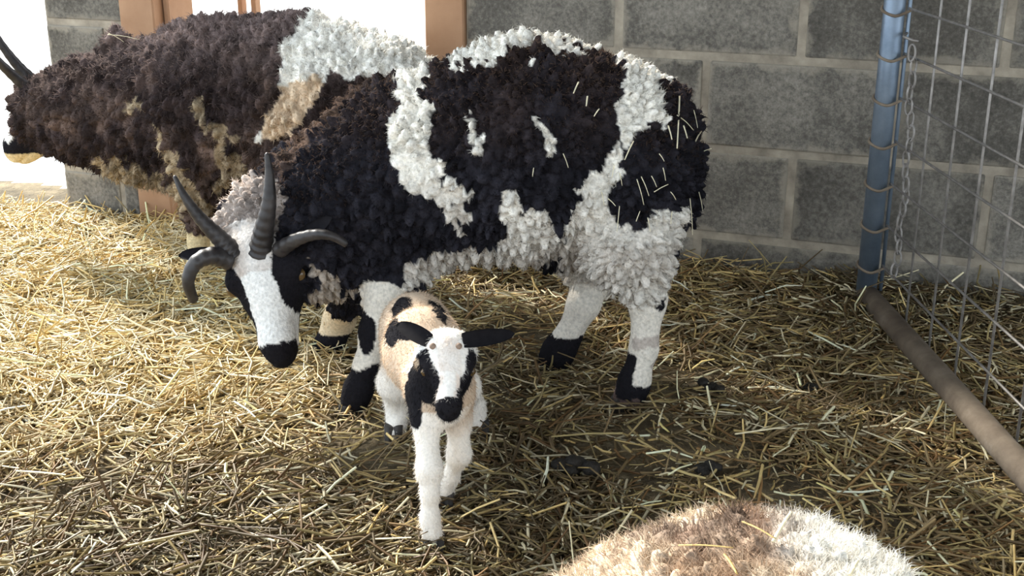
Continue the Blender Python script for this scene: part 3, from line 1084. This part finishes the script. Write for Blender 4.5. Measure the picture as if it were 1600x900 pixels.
# legs: front stepping, front trailing, two hind
B.chain([(P(670, 612, 1.80), .029), (P(665, 655, 1.78), .020), (P(671, 735, 1.74), .0180), (P(672, 772, 1.73), .0118), (P(672, 808, lf[1] + .012), .0125), (P(675, 834, lf[1] + .005), .0172)], .018)
B.chain([(P(710, 612, 1.82), .029), (P(716, 655, 1.83), .020), (P(717, 710, 1.83), .0172), (P(704, 745, 1.855), .0118), (P(696, 766, lr[1]), .0150)], .018)
B.chain([(P(636, 560, 2.06), .046), (P(618, 598, 2.09), .030), (P(622, 632, 2.13), .020), (P(620, 660, 2.12), .0140), (P(617, 680, hl[1]), .0180)], .025)
B.chain([(P(688, 560, 2.06), .046), (P(722, 605, 2.07), .030), (P(738, 637, 2.11), .020), (P(744, 662, 2.11), .0140), (P(749, 679, hr[1]), .0180)], .025)
B.chain([(P(645, 480, 2.14), .015), (P(643, 560, 2.18), .012)], .015)
hd3 = Head(P(700, 520, 1.775), P(701, 640, 1.668), (.06, -1, .75), .25)
hd3.add(B, True)
DK = np.array((.014, .013, .015))


def lamb_col(V, Nn, mask):
    Vr = ragged(V, 300, .004)
    C = np.tile(np.array((.58, .45, .33)), (len(V), 1))
    n = vnoise(V, 30, 9) * .5 + .5
    C = mix(C, n * .3, (.50, .36, .26))
    wl = np.clip((.20 - V[:, 2]) / .05, 0, 1)
    C = mix(C, wl, (.82, .76, .68))
    C = mix(C, np.clip((1.80 - V[:, 1]) / .03, 0, 1) * (V[:, 2] < .22), (.82, .76, .68))

    def spot(px, py, Y, rx, ry, rz=None):
        c = P(px, py, Y)
        d = ((Vr - c) / np.array((rx, rz or .05, ry)))
        return (d * d).sum(1) < 1
    blk = spot(626, 482, 2.03, .022, .018) | spot(640, 512, 1.92, .036, .014) | spot(620, 520, 1.93, .02, .02)
    for a, b_, w in (((676, 480, 2.03), (684, 498, 1.98), .008), ((690, 478, 2.04), (693, 492, 2.0), .007), ((684, 508, 1.95), (692, 512, 1.94), .009)):
        pa, pb = P(*a), P(*b_)
        t = np.clip(((Vr - pa) @ (pb - pa)) / ((pb - pa) @ (pb - pa)), 0, 1)
        dd = Vr - pa - t[:, None] * (pb - pa)
        blk |= (np.abs(dd[:, 0]) < w) & (np.linalg.norm(dd, axis=1) < .035)
    c = P(745, 682, hr[1])
    blk |= (np.abs(V[:, 0] - c[0]) < .03) & (np.abs(V[:, 1] - c[1]) < .05) & (np.abs(Vr[:, 2] - c[2] - .004) < .010) & (V[:, 0] > .03 - .12)
    x, y, z = hd3.local(V); xr, yr, zr = hd3.local(Vr)
    inh = (x > -.07) & (x < .31) & (np.abs(y) < .13) & (z > -.15) & (z < .08) & (V[:, 1] < 1.80)
    side = np.abs(yr) > (.057 - .34 * np.clip(xr - .06, 0, .09))
    eyep = side & (xr > .045) & (xr < .235) & (zr < .02)
    hc = np.tile(np.array((.82, .78, .72)), (len(V), 1))
    crown = np.clip((np.abs(yr) < .03) * (xr > .02) * (xr < .12) * (.35 + .4 * vnoise(V, 90, 12)), 0, 1)
    hc = mix(hc, crown, (.60, .47, .38))
    snout = (xr > .135) & (yr > .012) & (yr < .05)
    hc = mix(hc, (np.abs(yr) > .02) * (xr > .13) * .35, (.62, .42, .30))
    hc[eyep] = DK
    # black jaw band down the animal's right cheek
    hc[(np.abs(yr) > .034) & (zr < -.07) & (xr > .05)] = DK
    hc[(xr > .208) | ((xr > .185) & (zr < -.062))] = DK
    C[blk] = DK
    C = np.where(inh[:, None], hc, C)
    C[spot(646, 632, 1.77, .017, .040, .06) & (V[:, 0] < P(662, 630, 1.77)[0])] = DK
    c = P(643, 573, 1.74)
    dd = (Vr - c) / np.array((.010, .04, .010))
    C[((dd * dd).sum(1) < 1) & inh] = (.36, .28, .20)
    return C


V3, Q3 = finish_body(B, root3, .0036, lamb_col, .02, .01, 1, 301, 0, 60000, wool_on=False, hair_len=.0105)
for e in (-1, 1): eye(hd3, root3, e, True)
ear(root3, P(722, 532, 1.765), P(806, 521, 1.785), (0, -.9, .35), .0135, DK)
ear(root3, P(672, 534, 1.765), P(617, 503, 1.80), (0, -.8, .5), .0135, DK)
for px_, py_ in ((676, 541), (717, 541)):
    c = None
    bm = bmesh.new(); bmesh.ops.create_uvsphere(bm, u_segments=12, v_segments=8, radius=.0052)
    o = link('horn_bud', bm_mesh('horn_bud', bm, True), M_BUD, root3)
    # sit on the skull surface along the line of sight
    d = ray(px_, py_); d /= np.linalg.norm(d); oo = np.array((0, 0, H))
    tt = (V3 - oo) @ d; off = np.linalg.norm(V3 - oo - tt[:, None] * d, axis=1)
    t0 = tt[off < .005].min()
    o.location = Vector(oo + d * (t0 + .001)) - Vector(root3.location)
for p_, d_ in ((lf, (.05, -1)), (lr, (0, -1)), (hl, (0, -1)), (hr, (.1, -1))):
    hoof(root3, (p_[0], p_[1], .002 + floor_z(p_[0], p_[1])), d_, .046, .0165, .030)

# ================================================================== 4. pale sheep lying in the foreground
root4 = empty('resting_sheep', (.30, .95, 0), 'pale woolly sheep lying down in the right foreground, only its back showing', 'sheep')
B = Body()
a0 = np.array((.205, 1.07, .203)); a1 = np.array((.52, .56, .22))
axd = (a1 - a0) * (1, 1, 0); axd /= np.linalg.norm(axd); sd4 = np.array((-axd[1], axd[0], 0.0))
B.chain([(a0, .178), ((a0 + a1) / 2 + (0, 0, .005), .20), (a1, .18)], .05, 1, sd4, 1.12)
B.ball(a0 + (.085, .035, .012), .16, .06, 1)
B.ball(a0 + (-.055, -.01, -.02), .155, .06, 1)
B.ball(a0 + (.10, -.02, -.08), .13, .06, 1)
nk = a1 + axd * .16 + (0, 0, .07)
B.chain([(a1, .12), (nk, .085), (nk + axd * .07 + (0, 0, .08), .062)], .05, 1)
for e in (-1, 1):
    b0 = a0 + sd4 * e * .17 + (0, 0, -.12)
    B.chain([(b0, .06), (b0 + axd * .12 + sd4 * e * .05 + (0, 0, -.025), .04)], .04, 1)
    B.chain([(b0 + axd * .12 + sd4 * e * .05 + (0, 0, -.025), .03), (b0 + axd * .26 + sd4 * e * .03 + (0, 0, -.05), .021), (b0 + axd * .32 + sd4 * e * .03 + (0, 0, -.05), .021)], .02)
    c0 = a1 + sd4 * e * .12 + axd * .08 + (0, 0, -.14)
    B.chain([(c0, .045), (c0 + axd * .10 + (0, 0, -.03), .028), (c0 + axd * .02 + sd4 * e * -.02 + (0, 0, -.052), .02)], .03)
hO = nk + axd * .08 + (0, 0, .13)
hd4 = Head(hO, hO + axd * .20 + (0, 0, -.15), axd * .6 + np.array((0, 0, .8)))
hd4.add(B)


def rest_col(V, Nn, mask):
    n1 = vnoise(V, 16, 401) * .5 + .5; n2 = vnoise(V, 38, 402) * .5 + .5; n3 = vnoise(V, 7, 403)
    C = np.tile(np.array((.66, .55, .42)), (len(V), 1))
    C = mix(C, np.clip((n1 * .6 + n2 * .6 - .42) * 2.2, 0, 1) * .9, (.27, .165, .10))
    C = mix(C, np.clip((n1 * .5 + n3 * .6 - .25) * 3, 0, 1) * .7, (.17, .13, .115))
    W = ragged(V, 404, .02)
    s = (W - a0) @ np.array((1.0, 0, 0))
    C = mix(C, np.clip((s - .055) / .05, 0, 1), (.86, .83, .76))
    skin = mask < .5
    x, y, z = hd4.local(V)
    C[skin] = (.72, .66, .58)
    hh = skin & (V[:, 2] > .25)
    C[hh & (np.abs(y) > .028)] = BLACK
    return C


V4, Q4 = finish_body(B, root4, .0052, rest_col, .024, .014, 1.0, 401, 125000, 2000, wool_len=.019, wool_w=.00065)
for e in (-1, 1): eye(hd4, root4, e)
for e in (-1, 1):
    ear(root4, hd4.p(.03, e * .05, -.06), hd4.p(-.015, e * .15, -.09), hd4.u, .02, BLACK * 1.3)

# ================================================================== mesh gate on the right
gateY0, gateX = 2.72, .838
gate = empty('pen_gate', (gateX, gateY0, 0), 'galvanised tube gate with welded wire mesh and a rusty bottom rail', 'gate')
gzb = float(P(1350, 458, gateY0)[2])                  # height of the bottom rail
R = .0235
GT = 1.12
GX = lambda y: gateX + .015 * (gateY0 - y)
gy1 = 1.05
tube_obj('upright', [(gateX, gateY0, gzb - .005), (gateX, gateY0, GT)], R, M_GALV, gate, 18)
tube_obj('upright', [(GX(gy1), gy1, gzb), (GX(gy1), gy1, GT)], R, M_GALV, gate, 18)
tube_obj('bottom_rail', [(gateX, gateY0 + .01, gzb), (GX(gy1), gy1, gzb)], R * 1.05, M_RUST, gate, 18)
tube_obj('top_rail', [(gateX, gateY0, GT), (GX(gy1), gy1, GT)], R, M_GALV, gate, 18)
# hinge-side edge strip (light line along the post)
tube_obj('edge_rod', [(gateX + .030, gateY0 - .012, gzb + .01), (gateX + .030, gateY0 - .012, GT)], .0045, M_GALV, gate, 8)
zz = gzb + .075
nh = 0
while zz < GT - .02:
    pts = [(gateX + .004, gateY0 + R + .002, zz + .012), (gateX - R - .003, gateY0 + .004, zz - .004), (gateX - .004, gateY0 - R - .003, zz - .016), (gateX + .028, gateY0 - R - .004, zz - .004)]
    tube_obj('tie_wire', catmull(pts, 5), .0036, M_RUST, gate, 6)
    tube_obj('mesh_wire', [(gateX + .026, gateY0 - .02, zz), (GX(gy1) + .026, gy1, zz)], .0026, M_WIRE, gate, 6)
    zz += .098
yy = gateY0 - .20
while yy > gy1 + .05:
    tube_obj('mesh_wire', [(GX(yy) + .030, yy, gzb), (GX(yy) + .030, yy, GT)], .0026, M_WIRE, gate, 6)
    yy -= .15
# chain hanging beside the post
chain = empty('chain', (.87, 2.68, 0), 'steel link chain hanging down beside the gate post', 'chain')
c_top, c_bot = P(1425, 72, 2.60), P(1396, 432, 2.63)
nl = 18
for i in range(nl):
    t = (i + .5) / nl
    c = c_top + (c_bot - c_top) * t + np.array((.004 * math.sin(i * 1.3) + .010 * math.sin(math.pi * t), 0, 0))
    Ll = np.linalg.norm(c_bot - c_top) / nl * .62
    an = np.linspace(0, 2 * math.pi, 14, endpoint=False)
    w_ = .0085
    tw = (0 if i % 2 else math.pi / 2) + random.uniform(-.25, .25) + .5
    ring = np.stack([np.cos(an) * w_ * math.cos(tw), np.cos(an) * w_ * math.sin(tw), np.sin(an) * Ll], -1) + c
    tube_obj('link', ring, .0026, M_WIRE, chain, 6, True)
hk = c_top + np.array((0, 0, .012))
tube_obj('hook', [(gateX + .03, gateY0 - .012, hk[2] + .002), (hk[0] - .01, hk[1] + .03, hk[2] + .004), (hk[0], hk[1], hk[2]), (hk[0] + .012, hk[1], hk[2] - .002)], .003, M_WIRE, chain, 6)

# ================================================================== dung clumps
dung = [((900, 740), .036, 'dark dung clump in the straw between the lamb and the resting sheep'),
        ((1110, 608), .026, "small dark dung clump right of the ewe's near hind hoof"),
        ((1268, 606), .020, 'tiny dark dung clump in the straw left of the gate rail'),
        ((1108, 738), .022, 'small dark dung clump just above the resting sheep')]
for (px_, py_), r_, lb in dung:
    g = G(px_, py_, .012)
    rr = random.Random(int(px_))
    c_ = empty('dung_clump', (g[0], g[1], float(floor_z(g[0], g[1])) + .006), lb, 'dung')
    for n in range(7):
        bm = bmesh.new(); bmesh.ops.create_icosphere(bm, subdivisions=2, radius=r_ * rr.uniform(.35, .55))
        for v in bm.verts: v.co *= 1 + rr.uniform(-.09, .09); v.co.z *= .8
        o = link('pellet', bm_mesh('pellet', bm, True), M_DUNG, c_)
        o.location = (rr.uniform(-1, 1) * r_ * .8, rr.uniform(-1, 1) * r_ * .6, r_ * rr.uniform(.15, .6))


# ================================================================== straw
def straw_geo(p, d, up, L, w, bend, g, thick=.55):
    """p centre, d direction, three-sided bent stalks; returns V, F"""
    n = len(p)
    sd = np.cross(up, d); sd /= np.linalg.norm(sd, axis=1)[:, None] + 1e-9
    un = np.cross(d, sd)
    rings = []
    for t in (-.5, 0.0, .5):
        c = p + d * (L * t)[:, None] + (sd * bend[:, :1] + un * bend[:, 1:]) * (L * (t * t * 4 - .5))[:, None] * .5
        ws = w * (1.0 if t < .4 else .8)
        rings.append(np.stack([c - sd * ws[:, None], c + sd * ws[:, None], c + un * (ws * thick * 2)[:, None]], 1))
    V = np.stack(rings, 1).reshape(n, 9, 3)
    fq = []
    for a in (0, 3):
        for j in range(3):
            k = (j + 1) % 3
            fq.append((a + j, a + k, a + 3 + k, a + 3 + j))
    fq = np.array(fq)
    Q = (np.arange(n)[:, None, None] * 9 + fq[None]).reshape(-1, 4)
    return V.reshape(-1, 3), Q


def bedding(name, n, seed, lmin, lmax, wmin, wmax, zjit, label, bright=1.0, near=True):
    g = np.random.default_rng(seed)
    X = g.uniform(-1.9, 1.75, n * 3); Y = g.uniform(.75, 3.75, n * 3)
    pos = np.stack([X, Y, np.zeros_like(X)], -1)
    dw = (pos - W0) @ WN
    s = (pos - W0) @ WD
    ok = (dw > .015) | ((s > sDL) & (s < sDO) & (dw > -.12))
    ok &= (np.abs(X) < .48 * Y + .42)
    left = np.clip((-.15 - X) / .5, 0, 1) * np.clip((Y - 1.9) / .5, 0, 1)     # straw lies thick by the door; mask also paints daylight there
    wallp = np.clip(1 - dw / .6, 0, 1)
    dens = .36 + .45 * vnoise(pos, 3.4, seed) + .30 * vnoise(pos, 9, seed + 1) + .6 * left + .3 * wallp
    dens += np.clip((1.9 - Y) / .6, 0, 1) * .15
    ok &= g.uniform(0, 1, len(X)) < np.clip(dens, .08, 1)
    X, Y, left, wallp = [v[ok][:n] for v in (X, Y, left, wallp)]
    m = len(X)
    L = lmin + (lmax - lmin) * g.beta(1.2, 3.2, m)
    w = g.uniform(wmin, wmax, m)
    az = g.uniform(0, 2 * math.pi, m)
    # stalks matted in tufts share a direction
    tuft = vnoise(np.stack([X, Y, np.zeros(m)], -1), 5, seed + 3) * 3.2
    az = np.where(g.uniform(0, 1, m) < .55, tuft + g.normal(0, .5, m), az)
    el = g.normal(0, .16, m) + (g.uniform(0, 1, m) < .04) * g.uniform(.3, .9, m)
    d = np.stack([np.cos(az) * np.cos(el), np.sin(az) * np.cos(el), np.sin(el)], -1)
    z = floor_z(X, Y) + np.abs(g.normal(0, zjit, m)) + np.abs(np.sin(el)) * L * .45 + .003
    z += left * g.uniform(0, .018, m)
    p = np.stack([X, Y, z], -1)
    up = np.tile(np.array((0, 0, 1.0)), (m, 1)) + g.normal(0, .35, (m, 3))
    bend = g.normal(0, .10, (m, 2))
    Vv, Qq = straw_geo(p, d, up, L, w, bend, g)
    gold = np.array((.70, .50, .20)); pale = np.array((.86, .74, .48)); dull = np.array((.25, .170, .080)); rust = np.array((.25, .135, .05)); olive = np.array((.48, .37, .16))
    u = g.uniform(0, 1, m)
    C = np.where((u < .16)[:, None], gold, np.where((u < .32)[:, None], pale, np.where((u < .74)[:, None], dull, np.where((u < .86)[:, None], rust, olive))))
    day_tint = np.clip(left * .8 + .1 * g.normal(0, 1, m), 0, 1)[:, None]  # paler, golder stalks: daylight from the left painted into the straw colour
    C = C * (1 - day_tint) + (np.where((u < .5)[:, None], pale, gold)) * day_tint
    wet = np.clip(vnoise(np.stack([X, Y, np.zeros(m)], -1), 2.2, 55) * .9 + .14 + .35 * wallp - left * 1.2 + np.clip((1.75 - Y) / .5, 0, 1) * .45, 0, 1)   # trodden, soiled patches
    C = C * (1 - .62 * wet[:, None] * ((u < .13) | (u > .24))[:, None])
    C = C * g.uniform(.8, 1.15, (m, 1)) * bright
    me = mesh_np(name, Vv, Qq, smooth=False)
    set_col(me, np.clip(C, 0, .9).repeat(9, 0))
    o = link(name, me, M_STRAW)
    return tag(o, label, 'straw', kind='stuff')


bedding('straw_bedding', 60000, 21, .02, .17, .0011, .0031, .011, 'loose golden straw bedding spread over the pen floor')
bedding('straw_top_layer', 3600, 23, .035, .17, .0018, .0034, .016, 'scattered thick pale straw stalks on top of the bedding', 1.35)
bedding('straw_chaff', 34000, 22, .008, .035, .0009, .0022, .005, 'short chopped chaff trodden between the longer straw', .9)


# single stalks that can be picked out
def stalk(pa, pb, w, col, label, group, bend=.04):
    pa, pb = np.array(pa, float), np.array(pb, float)
    d = pb - pa; L = np.linalg.norm(d); d = d / L
    up = np.array((0, -.5, 1.0)); up -= d * up.dot(d); up /= np.linalg.norm(up)
    sd = np.cross(d, up)
    mid = (pa + pb) / 2 + up * L * bend
    path = catmull([pa, mid, pb], 4)
    path = path - pa
    V, fs = tube(path, np.linspace(w, w * .75, len(path)), 5, flat=.5)
    me = mesh_np('straw_stalk', V, fs)
    set_col(me, np.tile(np.array(col), (len(V), 1)))
    o = link('straw_stalk', me, M_STRAW)
    o.location = Vector(pa)
    return tag(o, label, 'straw', group)


def hit(V, px_, py_):
    d = ray(px_, py_); d = d / np.linalg.norm(d); oo = np.array((0, 0, H))
    tt = (V - oo) @ d; off = np.linalg.norm(V - oo - tt[:, None] * d, axis=1)
    k = off < .008
    return None if not k.any() else oo + d * (tt[k].min() - .013)


PALE = (.82, .74, .52); GOLD = (.62, .42, .16)
rump = [((1062, 150), (1058, 232)), ((1058, 180), (1084, 204)), ((1084, 172), (1090, 200)), ((1096, 205), (1086, 222)), ((1068, 196), (1074, 216)),
        ((1044, 196), (1050, 218)), ((990, 220), (976, 250)), ((995, 280), (1006, 320)), ((1036, 262), (1040, 282)), ((1002, 276), (1014, 306)), ((1022, 300), (1044, 288)),
        ((1018, 275), (1026, 292)), ((1048, 300), (1056, 312)), ((1030, 240), (1038, 252)), ((960, 258), (956, 278)), ((968, 270), (972, 290)), ((968, 322), (964, 362)), ((950, 310), (962, 322)),
        ((1012, 340), (1016, 362)), ((994, 346), (1000, 330)), ((936, 170), (928, 182)), ((918, 150), (916, 166)), ((904, 128), (896, 146)), ((880, 240), (888, 262)), ((834, 262), (832, 276)),
        ((1100, 236), (1112, 232)), ((1050, 330), (1048, 350)), ((1092, 300), (1098, 330)), ((1078, 310), (1082, 366)), ((940, 300), (944, 320))]
for (a_, b_) in rump:
    pa, pb = hit(V1, *a_), hit(V1, *b_)
    if pa is None and pb is None: continue
    if pa is None: pa = pb + (P(*a_, 2.3) - P(*b_, 2.3))
    if pb is None: pb = pa + (P(*b_, 2.3) - P(*a_, 2.3))
    stalk(pa, pb, .0017, PALE, ("pale straw stalk caught in the black tail wool of the four-horned ewe" if a_[0] > 1043 else "pale straw stalk caught in the hindquarter wool of the four-horned ewe" if a_[0] > 945 else "pale straw bit caught in the dark flank wool of the four-horned ewe"), "straw stalks in the ewe's wool")

on_back = [((1160, 815), (1212, 842), .0016, GOLD, 'orange-brown bent straw stalk lying on the back of the resting sheep'),
           ((1208, 846), (1236, 800), .0022, PALE, "thick pale straw stalk standing across the resting sheep's white wool"),
           ((1006, 822), (1046, 852), .0018, PALE, "pale straw stalk on the left side of the resting sheep's back"),
           ((1060, 852), (1146, 856), .0014, GOLD, "long brown straw stalk lying flat across the resting sheep's back"),
           ((1132, 866), (1152, 897), .0016, (.66, .46, .16), "golden straw stalk low on the resting sheep's back"),
           ((1140, 785), (1184, 784), .0020, PALE, "pale straw piece along the top edge of the resting sheep's back"),
           ((1352, 822), (1366, 850), .0014, (.70, .55, .25), "thin golden straw on the right edge of the resting sheep"),
           ((1328, 898), (1340, 876), .0022, PALE, "short pale straw at the bottom right of the resting sheep's back")]
for a_, b_, w_, c_, lb in on_back:
    pa, pb = hit(V4, *a_), hit(V4, *b_)
    if pa is None or pb is None: continue
    stalk(pa, pb, w_, c_, lb, "straw on the resting sheep")

for a_, b_, lb in (((168, 54), (218, 62), "long pale straw stalk sticking out of the brown sheep's withers"), ((170, 52), (194, 66), "short pale straw stalk at the front of the brown sheep's withers")):
    stalk(P(*a_, 3.10), P(*b_, 3.12), .0018, PALE, lb, "straw on the brown sheep")
